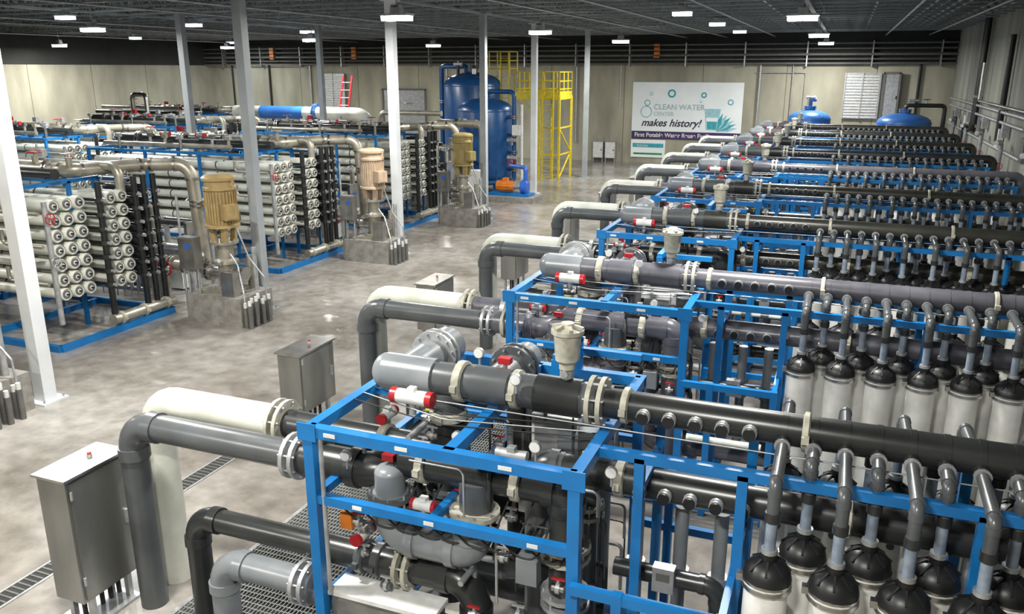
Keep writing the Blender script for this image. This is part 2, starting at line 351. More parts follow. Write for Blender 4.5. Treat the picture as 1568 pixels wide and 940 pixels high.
# piping of the valve rack
def uf_piping(G,D,LG):
    P=MB()
    P.pipe([(-5.77,-.42,0),(-5.77,-.42,1.9),(-4.0,-.42,1.9)],.125,G,24,bend=.24,collar=.1)
    P.flange((-3.95,-.42,1.9),(1,0,0),.125,'galv'); P.flange((-3.72,-.42,1.9),(1,0,0),.125,'clamp_cream',pair=False,bolts=0)
    P.pipe([(-3.9,-.42,1.9),(-3.1,-.42,1.9),(-3.1,.5,1.9)],.145,D,24,bend=.24,collar=.08)
    P.pipe([(-3.1,.5,1.9),(-3.1,.85,1.9),(-3.1,.85,.2)],.14,G,20,bend=.22,collar=.07)
    P.pipe([(-5.88,.0,0),(-5.88,.0,1.95),(-4.45,.0,1.95)],.15,'white_pipe',24,bend=.26)
    P.flange((-4.4,0,1.95),(1,0,0),.14,'clamp_cream'); P.cyl((-4.45,0,1.95),(-2.75,0,1.95),.13,D,22); P.coupling((-3.9,0,1.95),(1,0,0),.13,'galv'); P.coupling((-3.35,0,1.95),(1,0,0),.13)
    P.cyl((-2.75,0,.6),(-2.75,0,2.5),.13,G,22); P.coupling((-2.75,0,2.3),(0,0,1),.13); P.flange((-2.75,0,1.6),(0,0,1),.13,G)
    P.cyl((-2.75,0,2.25),(-2.75,0,2.05),.155,D,18)
    P.cyl((-2.9,-.48,2.08),(-1.7,-.48,2.08),.125,D,22); P.dome((-2.9,-.48,2.08),(-1,0,0),.125,.08,D,20)
    for x in (-2.72,-1.95): P.coupling((x,-.48,2.08),(1,0,0),.125)
    P.pipe([(-1.75,-.48,2.08),(-1.58,-.48,2.08),(-1.58,-.48,.15)],.125,D,20,bend=.2,collar=.08); P.flange((-1.58,-.48,1.6),(0,0,1),.12,'clamp_cream'); P.flange((-1.58,-.48,1.2),(0,0,1),.12,'galv')
    P.cyl((-2.28,-.52,2.05),(-2.28,-.52,1.6),.13,G,20); P.flange((-2.28,-.55,1.76),(0,0,1),.125,'clamp_cream')
    P.pipe([(-2.28,-.58,1.75),(-2.28,-.58,1.48),(-2.98,-.58,1.48),(-2.98,-.58,1.85)],.14,LG,22,bend=.24,collar=.06)
    P.flange((-2.98,-.58,1.78),(0,0,1),.12,G); P.cyl((-2.98,-.58,1.8),(-2.98,-.58,2.02),.12,LG,20); P.dome((-2.98,-.58,2.02),(0,0,1),.12,.06,LG,20)
    P.pipe([(-5.05,-.5,0),(-5.05,-.5,1.15),(-3.75,-.5,1.15)],.105,'pvc_dark',20,bend=.2,collar=.08)
    P.pipe([(-3.8,-.5,1.15),(-2.3,-.5,1.15),(-2.3,-.5,.2)],.12,D,20,bend=.22,collar=.09)
    for x in (-3.3,-3.15): P.coupling((x,-.5,1.15),(1,0,0),.12,G)
    P.flange((-2.9,-.5,1.15),(1,0,0),.12,'clamp_cream')
    P.pipe([(-4.65,-.66,0),(-4.65,-.66,.88),(-3.7,-.66,.88)],.12,LG,20,bend=.2,collar=.08); P.flange((-3.78,-.66,.88),(1,0,0),.12,'galv')
    P.pipe([(-3.75,-.66,.8),(-2.5,-.66,.8)],.1,G,16)
    P.pipe([(-3.4,.5,.45),(-1.5,.5,.45)],.13,G,18); P.pipe([(-2.35,.6,2.55),(-2.35,.6,.5)],.12,D,18,); P.flange((-2.35,.6,1.5),(0,0,1),.12)
    P.pipe([(-1.95,.5,2.0),(-1.6,.5,2.0),(-1.6,.5,.3)],.1,LG,16,bend=.16,collar=.05)
    P.pipe([(-3.3,.45,1.3),(-2.0,.45,1.3)],.11,D,16,)
    for x in (-3.0,-2.3): P.coupling((x,.45,1.3),(1,0,0),.11)
    P.cyl((-1.6,.15,.2),(-1.6,.15,2.3),.09,G,16); P.flange((-1.6,.15,1.6),(0,0,1),.09,'clamp_cream')
    P.pipe([(-2.75,.0,1.0),(-2.1,.0,1.0),(-2.1,.4,1.0)],.1,LG,16,bend=.15,collar=.05)
    return P.mesh('uf_piping')
uf_pipe=uf_piping('pvc_gray','pvc_dark','pvc_light'); uf_pipe2=uf_piping('pvc_gray','pvc_purple','pvc_purple')
# valves, instruments
I=MB()
I.actuator((-2.93,-.27,2.52),(1,0,0),.36,.06)
I.actuator((-2.0,-.5,2.3),(1,0,.0),.24,.04,'galv','galv'); I.actuator((-2.63,-.7,1.86),(1,0,0),.2,.045)
I.actuator((-3.3,-.5,1.36),(0,1,0),.26,.05); I.actuator((-3.38,.1,2.15),(0,1,0),.24,.045); I.actuator((-3.3,-.42,2.14),(1,0,0),.2,.04,'galv')
I.box((-2.3,.12,2.78),(.1,.07,.05),'red_plastic'); I.cyl((-2.3,.12,2.7),(-2.3,.12,2.78),.02,'galv',8)
I.box((-2.98,-.58,2.14),(.1,.06,.05),'red_plastic')
# air release valve
I.lathe((-1.75,0,2.7),(0,0,1),[(.035,0),(.035,.12),(.06,.13),(.06,.17),(.09,.2),(.105,.4),(.125,.41),(.125,.44),(.06,.46),(.05,.49)],'clamp_cream',18)
for i in range(6):
    t=i*math.pi/3; I.beam((-1.75+.12*math.cos(t),.12*math.sin(t),3.15),(-1.75+.03*math.cos(t),.03*math.sin(t),3.17),.03,.03,'clamp_cream')
I.cyl((-1.75,0,2.76),(-1.75,0,2.82),.055,'galv',12); I.cyl((-1.75,-.07,2.8),(-1.75,.07,2.8),.03,'galv',8)
# control panel box
I.box((-2.98,-.7,.6),(.9,.22,.72),'steel_brushed'); I.box((-2.98,-.7,.98),(.94,.26,.035),'label_white'); I.box((-2.98,-.815,.62),(.8,.015,.62),'stainless')
I.box((-2.0,.62,1.95),(.4,.3,.5),'label_white'); I.box((-2.0,.46,1.95),(.34,.01,.42),'galv')
I.box((-2.05,.1,1.65),(.2,.14,.26),'label_white'); I.box((-1.8,-.68,1.5),(.16,.1,.2),'pvc_light'); I.box((-3.3,-.7,1.6),(.1,.08,.13),'orange_paint')
I.box((-1.75,.5,1.2),(.14,.1,.2),'yellow_paint')
I.cyl((-2.75,.0,1.2),(-2.75,.0,1.35),.2,'label_white',16); I.box((-2.75,-.22,1.3),(.14,.12,.14),'label_white'); I.box((-2.75,-.285,1.3),(.1,.01,.08),'screen_blue')
for x,y,z in ((-2.5,-.35,2.3),(-1.85,-.4,2.35),(-3.35,-.6,2.1),(-1.5,.2,2.35),(-2.1,-.15,2.75),(-1.3,-.3,2.2),(-2.6,.3,2.75)): I.gauge((x,y,z))
rr=random.Random(3)
for k in range(60):
    a=V((rr.uniform(-3.4,-1.5),rr.uniform(-.8,.9),rr.uniform(.5,2.4))); L=rr.choice([V((1,0,0)),V((0,1,0)),V((0,0,1)),V((1,0,0))])*rr.uniform(.25,.9); b2=a+L
    b2.x=min(b2.x,-1.45); b2.y=min(b2.y,.95); b2.z=min(b2.z,2.45); c2=b2+V((0,0,-rr.uniform(.15,.6)))
    I.pipe([a,b2,c2],rr.choice([.008,.012,.018,.025]),rr.choice(['galv','pvc_light','pvc_gray','rubber','galv','pvc_dark','pvc_gray']),7,bend=.05,steps=3)
for k in range(44):
    x,y,z=rr.uniform(-3.35,-1.5),rr.uniform(-.75,.9),rr.uniform(1.0,2.35)
    I.cyl((x,y,z),(x+.09,y,z),.028,rr.choice(['galv','pipe_tan','pvc_gray','stainless']),10); I.cyl((x+.03,y,z),(x+.06,y,z),.042,'galv',8); I.cyl((x+.045,y,z),(x+.045,y,z+.07),.012,'galv',6)
    I.box((x+.045,y,z+.075),(.1,.02,.014),rr.choice(['red_plastic','galv','yellow_paint','galv','galv','pvc_dark']))
for k in range(9):
    x=-3.3+.19*k; I.pipe([(x,-.8,1.78),(x+.1,-.73,1.62),(x+.25,-.73,1.62),(x+.3,-.4,1.9)],.008,'rubber',6,bend=.08)
for k in range(3):
    I.pipe([(-3.45,-.3+.15*k,2.44),(-2.6,-.5+.1*k,2.44),(-1.45,-.3+.1*k,2.44)],.005,'galv' if k==1 else 'rubber',6,bend=.2)
for x in (-1.2,-.9,-.6): I.cyl((x,-.75,1.25),(x+.12,-.75,1.25),.05,'pvc_gray',12); I.box((x+.06,-.75,1.33),(.12,.03,.02),'red_plastic')
I.pipe([(-1.35,-.75,1.25),(-.4,-.75,1.25)],.03,'white_pipe',10); I.pipe([(-1.35,-.6,.8),(-.5,-.6,.8)],.05,'white_pipe',10)
for x in (-1.2,-.85,-.55): I.cyl((x,.2,.5),(x,.2,1.75),.055,'pvc_light',10); I.cyl((x,.2,1.1),(x,.2,1.2),.08,'galv',10)
I.pipe([(-1.3,-.1,1.3),(-.5,-.1,1.3),(-.5,-.1,.5)],.07,'pvc_dark',12,bend=.12,collar=.03)
I.box((-.9,-.2,1.35),(.16,.09,.2),'galv'); I.box((-.9,-.25,1.38),(.1,.01,.06),'port_gray')
uf_inst=I.mesh('uf_instruments')
for k in range(9):
    hd=hd_dark if k in (0,5,7) else hd_pur if k in (1,4) else hd_ol
    group('ultrafiltration_skid',[('frame',uf_frame),('membrane_modules',uf_mod),('headers',hd),('valve_rack_piping',uf_pipe2 if k in (1,4) else uf_pipe),('valves_and_instruments',uf_inst)],(0,5.58+4.1*k,0))
# ------------------------------------------------------------------ floor grating and drain
m=MB(); m.box((-4.6,18,.004),(1.7,34,.008),'pit')
y=1.05
while y<16: m.box((-4.6,y,.02),(1.7,.008,.02),'grate'); y+=.07
while y<35: m.box((-4.6,y,.02),(1.7,.012,.02),'grate'); y+=.14
for i in range(43): m.box((-5.45+.0405*i,18,.017),(.007,34,.022),'grate')
for x in (-5.46,-3.74): m.box((x,18,.015),(.05,34.04,.03),'galv')
obj('floor_grating',m)
m=MB(); m.box((-7.2,5,.003),(.2,9,.006),'pit')
for i in range(128): m.box((-7.2,.55+.07*i,.008),(.18,.02,.01),'port_gray')
for x in (-7.31,-7.09): m.box((x,5,.006),(.025,9,.012),'galv')
obj('trench_drain',m)
# ------------------------------------------------------------------ cabinets
def cabinet(dx,dy,zb,ztop):
    m=MB(); h=ztop-zb
    m.box((0,0,zb+h/2),(dx,dy,h),'steel_brushed'); m.box((0,0,ztop+.012),(dx+.06,dy+.06,.024),'stainless')
    m.box((dx/2+.012,0,zb+h/2),(.02,dy-.06,h-.06),'steel_brushed'); m.box((dx/2+.035,dy*.36,zb+h/2),(.03,.03,.14),'galv')
    for s in (-1,1): m.cyl((dx/2+.02,-dy*.45,zb+h/2+s*h*.35),(dx/2+.02,-dy*.45,zb+h/2+s*h*.35+.08),.014,'galv',8)
    m.cyl((0,.1,ztop+.02),(0,.1,ztop+.05),.025,'galv',10); m.cyl((0,.1,ztop+.05),(0,.1,ztop+.07),.02,'red_plastic',10)
    m.box((0,0,.015),(dx+.1,dy*.8,.03),'galv'); 
    for a in (-1,1):
        for b_ in (-1,1): m.box((a*dx*.36,b_*dy*.32,zb/2),(.05,.05,zb),'galv')
    for i in range(5): m.cyl((0,-dy*.3+i*dy*.15,0),(0,-dy*.3+i*dy*.15,zb),.022,'rubber',8)
    return m.mesh('control_cabinet')
c1=cabinet(.34,.66,.28,1.52); c2=cabinet(.36,.82,.34,1.2)
obj('control_cabinet',c1,(-6.19,4.93,0))
for k in range(6): obj('control_cabinet',c2,(-6.8,9.25+4.1*k,0))
# ------------------------------------------------------------------ RO skid
O=MB()
def ob(p,q,w=.09,h=.09): O.beam(p,q,w,h,B)
xa,xb=-12.9,-19.6
for y in (0,2.8): ob((xa,y,.06),(xb,y,.06),.1,.12)
for x in (xa,-15,-17.3,xb): ob((x,0,.06),(x,2.8,.06),.1,.12)
for x in (-13.9,-15.4,-17.2,-19.2):
    for y in (.3,1.5,2.2): ob((x,y,0),(x,y,2.9),.07,.07)
    for z in (.75,2.9): ob((x,.3,z),(x,2.2,z),.07,.07)
for y in (.3,1.5,2.2): ob((-13.9,y,2.9),(-19.2,y,2.9),.07,.07)
ob((-13.5,2.7,2.8),(-15.4,2.7,1.6),.07,.07); ob((-13.5,2.7,.0),(-13.5,2.7,2.85),.07,.07); ob((-15.4,2.7,0),(-15.4,2.7,2.85),.07,.07); ob((-13.5,2.7,2.8),(-19.2,2.7,2.8),.07,.07)
ro_frame=O.mesh('ro_frame')
O=MB(); rows=[.95+.275*j for j in range(7)]
for y in (.5,.78,1.06,1.7,1.98):
    xe=-13.25 if y<1.3 else -13.15
    for z in rows:
        O.cyl((xe-.05,y,z),(xe-5.9,y,z),.1,'white_pipe',12); O.lathe((xe-.06,y,z),(1,0,0),[(.122,0),(.122,.15),(.112,.165)],'white_pipe',16,cap=False)
        O.cyl((xe+.03,y,z),(xe+.085,y,z),.112,'label_white',16); O.cyl((xe+.08,y,z),(xe+.095,y,z),.082,'port_gray',14); O.cyl((xe+.09,y,z),(xe+.105,y,z),.04,'label_white',10); O.cyl((xe+.06,y,z),(xe+.15,y,z),.02,'black_plastic',8)
        for xx in (-15,-16.6,-18.2): O.cyl((xx,y,z),(xx+.03,y,z),.105,'black_plastic',12)
ro_vess=O.mesh('ro_vessels')
O=MB()
for y in (1.38,2.25,2.5,2.75):
    O.cyl((-13.0,y,.25),(-13.0,y,2.95),.06,'black_plastic',12)
    for z in rows:
        O.cyl((-13.0,y,z-.04),(-13.0,y,z+.04),.085,'pvc_dark',12); O.cyl((-13.0,y,z),(-13.5,y,z),.03,'black_plastic',8); O.cyl((-12.95,y,z),(-12.86,y,z),.035,'galv',8)
for y in (2.36,2.62):
    for z in rows: O.cyl((-13.15,y,z+.1),(-13.9,y,z+.1),.06,'pvc_dark',10)
O.cyl((-12.98,1.3,.24),(-12.98,2.9,.24),.11,'pipe_tan',18)
for y in (1.5,2.1,2.7): O.coupling((-12.98,y,.24),(0,1,0),.11,'clamp_cream')
O.dome((-12.98,2.9,.24),(0,1,0),.11,.07,'pipe_tan')
S='pipe_tan'
O.pipe([(-19.4,1.6,3.1),(-15.6,1.6,3.1)],.13,'pvc_dark',18)
O.pipe([(-15.6,1.6,3.1),(-13.9,1.6,3.1),(-13.3,2.9,3.1),(-12.5,3.3,3.1),(-12.4,3.35,1.0)],.13,S,18,bend=.3,collar=.04,cm='stainless')
for x in (-18.6,-17,-15.6,-14.4): O.flange((x,1.6,3.1),(1,0,0),.13,'stainless')
O.flange((-12.4,3.35,2.3),(0,0,1),.13,'stainless')
O.pipe([(-18,2.1,3.15),(-13.2,2.1,3.15),(-13.2,2.1,2.6)],.09,S,16,bend=.2); O.cyl((-16.8,1.0,3.1),(-13.6,1.0,3.1),.1,'pvc_dark',16); O.cyl((-18.9,.6,3.05),(-14.6,.6,3.05),.06,'pipe_tan',14)
for x in (-18.2,-14.8,-13.9): O.wheel((x,1.6,3.42),(0,0,1),.13,'red_plastic' if x<-14 else 'pipe_tan'); O.cyl((x,1.6,3.1),(x,1.6,3.35),.06,'pipe_tan',12)
for x in (-16.4,-15.2,-17.6): O.box((x,2.1,3.35),(.16,.12,.14),'red_plastic' if x<-17 else 'galv'); O.actuator((x+.5,1.0,3.3),(1,0,0),.3,.06,'galv','galv' if x>-16 else 'red_plastic')
for x,z in ((-13.4,2.9),(-14.2,2.9)): O.wheel((x,2.5,z),(1,0,0),.12,'clamp_cream')
for i in range(7): O.cyl((-14-.7*i,.45+.2*(i%3),2.95),(-14-.7*i,.45+.2*(i%3),3.25),.04,['stainless','pipe_tan','galv'][i%3],8); O.box((-14-.7*i,.45+.2*(i%3),3.28),(.14,.1,.1),['galv','pipe_tan','port_gray'][i%3])
O.pipe([(-13.2,.35,.4),(-13.2,.35,2.7)],.05,'galv',10); O.wheel((-13.1,.35,2.4),(1,0,0),.1,'red_plastic'); O.wheel((-13.1,.35,1.6),(1,0,0),.1,'galv')
for z in (1.2,1.9,2.5): O.pipe([(-13.2,.2,z),(-14.2,.2,z),(-14.2,.2,z+.25)],.035,'pipe_tan',8,bend=.08)
O.box((-14.4,2.9,1.55),(.9,.06,.7),'stainless')
for i in range(5):
    for j in range(3): O.gauge((-14.75+.17*i,2.85,1.35+.22*j))
for i in range(12): O.cyl((-13.8-.2*i,3.0,.35),(-13.8-.2*i,3.0,1.15+.05*(i%3)),.04,'galv' if i%3 else 'pvc_light',8); O.cyl((-13.8-.2*i,3.0,.7),(-13.8-.2*i,3.0,.78),.06,'pvc_dark',8)
for z in (.35,1.15): O.cyl((-13.7,3.0,z),(-16.2,3.0,z),.05,'galv',10)
for i in range(8): O.pipe([(-14.6+.2*i,2.6,.3),(-14.6+.2*i,2.6,1.2+.1*i),(-14.2,2.4,1.5+.1*i)],.015,'galv',6,bend=.08,steps=3)
for z in (1.0,1.6,2.3): O.cyl((-14.5,2.55,z),(-19.3,2.55,z),.08,'white_pipe' if z>1.2 else 'pipe_tan',14)
# stainless feed manifold between the trains
O.cyl((-18.8,4.2,1.0),(-13.2,4.2,1.0),.14,'stainless',16); O.cyl((-18.8,4.9,1.5),(-13.4,4.9,1.5),.1,'pvc_dark',14)
for x in (-17.5,-16.2,-14.9,-13.6): O.flange((x,4.2,1.0),(1,0,0),.14,'stainless'); O.cyl((x,4.2,0),(x,4.2,1.0),.06,'galv',8); O.cyl((x+.3,4.2,1.0),(x+.3,4.2,2.1),.07,'pipe_tan',10); O.wheel((x+.3,4.1,2.2),(0,-.5,1),.13,'galv'); O.cyl((x,4.9,0),(x,4.9,1.6),.07,'galv',8)
O.box((-15.3,4.5,.5),(1.1,.5,.9),'steel_brushed'); O.box((-14.2,4.5,.35),(.5,.5,.6),'label_white')
O.pipe([(-12.4,3.35,1.0),(-12.4,3.35,.9),(-13.6,3.35,.9),(-13.6,3.35,.1)],.12,S,16,bend=.2); O.flange((-12.9,3.35,.9),(1,0,0),.12,'stainless'); O.wheel((-13.2,3.0,.9),(0,-1,0),.17,'red_plastic'); O.flange((-13.3,3.35,.9),(1,0,0),.12,'pipe_tan')
O.box((-13.0,3.75,1.45),(.08,.5,.7),'stainless'); O.box((-12.955,3.75,1.5),(.01,.14,.1),'screen_blue'); O.box((-13.0,3.75,.6),(.06,.06,1.1),'galv')
ro_pipe=O.mesh('ro_piping')
for y in (10.25,16.75,23.1): group('reverse_osmosis_skid',[('frame',ro_frame),('pressure_vessels',ro_vess),('manifold_piping',ro_pipe)],(0,y,0))
for p in ((-9,18.5),(-9,24.0),(-14,31),): group('reverse_osmosis_skid',[('frame',ro_frame),('pressure_vessels',ro_vess),('manifold_piping',ro_pipe)],(p[0],p[1],0))
# ------------------------------------------------------------------ pumps
def pump(mm):
    m=MB()
    m.box((0,0,.3),(1.35,1.0,.6),'concrete_pad'); m.box((-.05,0,.63),(.7,.7,.06),'pipe_tan')
    m.lathe((0,0,.66),(0,0,1),[(.27,0),(.27,.05),(.17,.06),(.17,.5),(.25,.53),(.25,.59),(.16,.63),(.16,.92),(.28,.94),(.28,.99)],'pipe_tan',22)
    for i in range(8):
        t=i*math.pi/4; m.cyl((.25*math.cos(t),.25*math.sin(t),1.58),(.25*math.cos(t),.25*math.sin(t),1.68),.018,'galv',6)
    for t in (.785,2.356,3.93,5.5): m.beam((.18*math.cos(t),.18*math.sin(t),1.64),(.22*math.cos(t),.22*math.sin(t),1.96),.08,.12,mm)
    m.cyl((0,0,1.62),(0,0,1.96),.05,'stainless',10)
    z0=1.93; k=.86
    m.lathe((0,0,z0),(0,0,1),[(.18,0),(.34,.01),(.34,.06),(.285,.08),(.285,.74),(.325,.76),(.325,.81),(.295,.83),(.295,.93),(.335,.95),(.335,1.0),(.28,1.04),(.1,1.07),(0,1.075)],mm,26)
    for i in range(30):
        t=i*2*math.pi/30; m.beam((.3*math.cos(t),.3*math.sin(t),2.02),(.3*math.cos(t),.3*math.sin(t),2.66),.012,.035,mm)
    m.box((.33,-.16,2.27),(.24,.28,.3),mm,-.4); m.box((.44,-.22,2.27),(.03,.22,.25),mm,-.4)
    for s in (-1,1): m.box((s*.32,0,2.82),(.06,.04,.12),mm)
    m.pipe([(0,0,.98),(-.6,0,.98)],.13,'stainless',18); m.flange((-.42,0,.98),(1,0,0),.13,'stainless'); 
    m.cyl((.15,0,.98),(.42,0,.98),.1,'stainless',16); m.flange((.4,0,.98),(1,0,0),.1,'stainless')
    m.gauge((.1,-.3,1.3)); m.gauge((-.3,-.3,1.4))
    for i in range(4):
        for j in range(2):
            x,y=.75+.11*j,-.45+.2*i
            m.cyl((x,y,0),(x,y,.42+.05*((i+j)%3)),.045,'port_gray',10); m.cyl((x,y,.42+.05*((i+j)%3)),(x,y,.52+.05*((i+j)%3)),.035,'label_white',8)
    m.pipe([(.2,-.1,1.4),(.4,-.15,1.2),(.7,-.4,.7),(.75,-.45,.4)],.018,'galv',7,bend=.1); m.pipe([(.3,.0,2.0),(.5,.1,1.3),(.75,.2,.9),(.78,.2,.5)],.018,'galv',7,bend=.1)
    m.box((.35,-.35,.85),(.3,.2,.5),'stainless'); m.cyl((.5,.25,.6),(.5,.25,1.5),.05,'galv',10); m.cyl((.3,.35,.6),(.3,.35,1.3),.07,'pipe_tan',10)
    m.box((-.5,-.45,1.45),(.4,.2,.65),'steel_brushed'); m.box((-.5,-.555,1.45),(.36,.015,.59),'stainless'); m.box((-.45,-.565,1.6),(.14,.01,.09),'screen_blue'); m.cyl((-.6,-.45,.6),(-.6,-.45,1.15),.02,'galv',8);m.cyl((-.35,-.45,.6),(-.35,-.45,1.15),.02,'galv',8)
    m.pipe([(-.75,-.4,0),(-.75,-.4,2.6)],.025,'galv',8)
    return m.mesh('vertical_pump')
for k,(mm,y) in enumerate((('motor_tan',13.2),('motor_pink',19.15),('motor_olive',24.9))): obj('vertical_turbine_pump',pump(mm),(-11.45 if k==0 else -11.5,y-.05,0))
obj('vertical_turbine_pump',pump('motor_tan'),(-11.75,7.7,0))
# ------------------------------------------------------------------ tanks
def tank(r,zb,zs,dome,mm,legs=True):
    m=MB()
    n=5; prof=[(r*math.sin(i*math.pi/2/n),zb-dome*math.cos(i*math.pi/2/n)) for i in range(n+1)]+[(r,zs)]+[(r*math.cos(i*math.pi/2/n),zs+dome*math.sin(i*math.pi/2/n)) for i in range(1,n+1)]
    m.lathe((0,0,0),(0,0,1),prof,mm,36,cap=False)
    for z in (zb+.02,zs-.02): m.cyl((0,0,z-.02),(0,0,z+.02),r*1.012,mm,36)
    for i in range(4):
        t=i*math.pi/2+.785; m.beam((r*.92*math.cos(t),r*.92*math.sin(t),0),(r*.92*math.cos(t),r*.92*math.sin(t),zb+.3),.16,.16,mm)
    m.cyl((0,0,zs+dome-.04),(0,0,zs+dome+.12),.22,mm,18); m.flange((0,0,zs+dome+.1),(0,0,1),.18,mm,bolts=8)
    m.cyl((r*.3,-r*.9,zb+.8),(r*.33,-r*1.08,zb+.8),.28,mm,20)
    return m
t=tank(1.15,.75,3.35,.5,'tank_blue')
t.pipe([(0,0,3.9),(0,0,4.1),(1.4,-.3,4.1),(1.4,-.3,.5),(.3,-1.3,.5),(.3,-1.3,.2)],.09,'tank_blue',14,bend=.2)
for z in (1.0,1.7,2.4,3.1): t.flange((1.4,-.3,z),(0,0,1),.1,'stainless'); t.cyl((1.0,-.25,z),(1.4,-.3,z),.08,'tank_blue',12)
t.pipe([(1.65,-.1,.1),(1.65,-.1,3.6)],.06,'label_white',12); t.wheel((1.4,-.6,1.3),(0,-1,0),.16,'red_plastic')
for z in (1.3,2.0): t.actuator((1.4,-.55,z+.2),(1,0,0),.4,.08,'galv','galv')
t.box((1.55,-.45,2.6),(.3,.2,.4),'label_white')
for z in (1.2,2.1,2.8): t.cyl((-.6,-1.0,z),(-.65,-1.2,z),.1,'tank_blue',12); t.box((-.4,-1.16,z+.2),(.15,.02,.1),'label_white')
obj('pressure_filter_tank',t,(-13.85,32.2,0))
t=tank(1.35,.8,4.25,.6,'tank_blue'); t.cyl((.3,-.5,4.7),(.3,-.5,5.0),.12,'stainless',12); t.cyl((.3,-.5,5.0),(.3,-.5,5.15),.22,'black_plastic',12); t.cyl((-.5,-.5,4.7),(-.5,-.5,5.2),.07,'black_plastic',12); t.actuator((-.5,-.5,5.2),(1,0,0),.4,.09,'galv','galv'); t.pipe([(-.3,0,4.8),(-.3,0,5.1),(-1.6,0,5.1),(-1.6,0,.3)],.12,'tank_blue',14,bend=.2)
t.box((0,0,4.62),(1.8,1.8,.05),'black_plastic')
for z in (1.5,2.5,3.5): t.flange((-1.6,0,z),(0,0,1),.12,'stainless')
obj('pressure_filter_tank',t,(-16.2,36.2,0))
t=tank(.95,.6,2.75,.4,'tank_lightblue'); t.pipe([(0,0,3.2),(0,0,3.6),(.25,0,3.6)],.08,'tank_lightblue',12,bend=.1); t.cyl((-.1,-.1,3.3),(-.1,-.1,3.75),.06,'galv',10); t.actuator((0,0,3.7),(1,0,0),.4,.07,'galv','galv')
for i in range(9): t.cyl((-.6+.15*i,-.7,2.85),(-.6+.15*i,-.7,2.95),.03,'galv',6)
obj('media_filter_tank',t,(-1.5,42,0))
t=tank(1.12,.6,2.7,.42,'tank_lightblue'); t.pipe([(0,0,3.1),(0,0,3.45),(1.55,0,3.45),(1.55,0,.3)],.09,'pvc_dark',12,bend=.15); t.actuator((.3,0,3.65),(1,0,0),.4,.07,'galv','galv'); t.wheel((.8,0,3.7),(0,0,1),.15,'black_plastic'); t.cyl((.8,0,3.45),(.8,0,3.7),.03,'galv',8)
obj('media_filter_tank',t,(2.5,41,0))
# ------------------------------------------------------------------ yellow platform
m=MB(); Yp='yellow_paint'; px0,px1,py0,py1,pz=-14.1,-11.95,36.2,38.0,3.75
m.box(((px0+px1)/2,(py0+py1)/2,pz),(px1-px0,py1-py0,.06),'grate'); 
for a,b_ in (((px0,py0),(px1,py0)),((px0,py1),(px1,py1)),((px0,py0),(px0,py1)),((px1,py0),(px1,py1))):
    m.beam((*a,pz),(*b_,pz),.08,.2,Yp)
    for h in (.35,.7,1.1): m.cyl((*a,pz+h),(*b_,pz+h),.028,Yp,8)
    for q in range(4): x=a[0]+(b_[0]-a[0])*q/3; y=a[1]+(b_[1]-a[1])*q/3; m.cyl((x,y,pz),(x,y,pz+1.12),.028,Yp,8)
    m.beam((*a,pz+.18),(*b_,pz+.18),.01,.14,Yp)
for x in (px1-.95,px1):
    for y in (py0,py1): m.beam((x,y,0),(x,y,pz),.09,.09,Yp)
m.beam((px1-.95,py0,2.9),(px0+.2,py0,3.7),.05,.05,Yp)
for s in (0,.5): m.beam((px1-.75+s,py0-.15,0),(px1-.75+s,py0-.15,pz+1.1),.04,.06,Yp)
for i in range(15): m.cyl((px1-.75,py0-.15,.25*i+.2),(px1-.25,py0-.15,.25*i+.2),.016,Yp,6)
for z in (1.2,2.4): m.beam((px1-.95,py0,z),(px1,py0,z),.06,.06,Yp); m.beam((px1,py0,z),(px1,py1,z),.06,.06,Yp)
m.beam((px1,py0,0.1),(px1,py1,1.2),.05,.05,Yp); m.beam((px1,py1,1.2),(px1,py0,2.4),.05,.05,Yp)
obj('access_platform',m)
m=MB()
for x in (-.5,.5):
    for y in (-.5,.5): m.cyl((x,y,4.6),(x,y,5.75),.03,Yp,8)
for z in (5.0,5.35,5.75):
    for a,b_ in (((-.5,-.5),(.5,-.5)),((-.5,.5),(.5,.5)),((-.5,-.5),(-.5,.5)),((.5,-.5),(.5,.5))): m.cyl((*a,z),(*b_,z),.025,Yp,8)
m.box((0,0,4.6),(1.05,1.05,.05),'grate')
for s in (-.2,.2): m.beam((s+.3,-.6,0),(s+.3,-.6,5.7),.04,.06,Yp)
for i in range(22): m.cyl((.1,-.6,.2+.25*i),(.5,-.6,.2+.25*i),.015,Yp,6)
obj('tank_top_guardrail',m,(-14.9,36.8,0))
# booster pump
m=MB(); m.box((0,0,.1),(2.2,1.2,.2),'concrete_pad'); m.box((0,0,.25),(1.7,.7,.1),B); m.cyl((-.6,0,.55),(.1,0,.55),.2,'orange_paint',18); m.cyl((.1,0,.55),(.4,0,.55),.1,'galv',12); m.lathe((.4,0,.55),(1,0,0),[(.18,0),(.28,.05),(.28,.25),(.18,.3)],'screen_blue',18)
for i in range(12): t0=i*math.pi/6; m.beam((-.55,.2*math.cos(t0),.55+.2*math.sin(t0)),(.05,.2*math.cos(t0),.55+.2*math.sin(t0)),.02,.03,'orange_paint')
m.pipe([(.6,0,.7),(.6,0,1.3),(-.2,.4,1.3)],.08,'screen_blue',12,bend=.12); m.box((-.25,0,.8),(.2,.2,.14),'orange_paint')
obj('booster_pump',m,(-11.9,30.2,0))
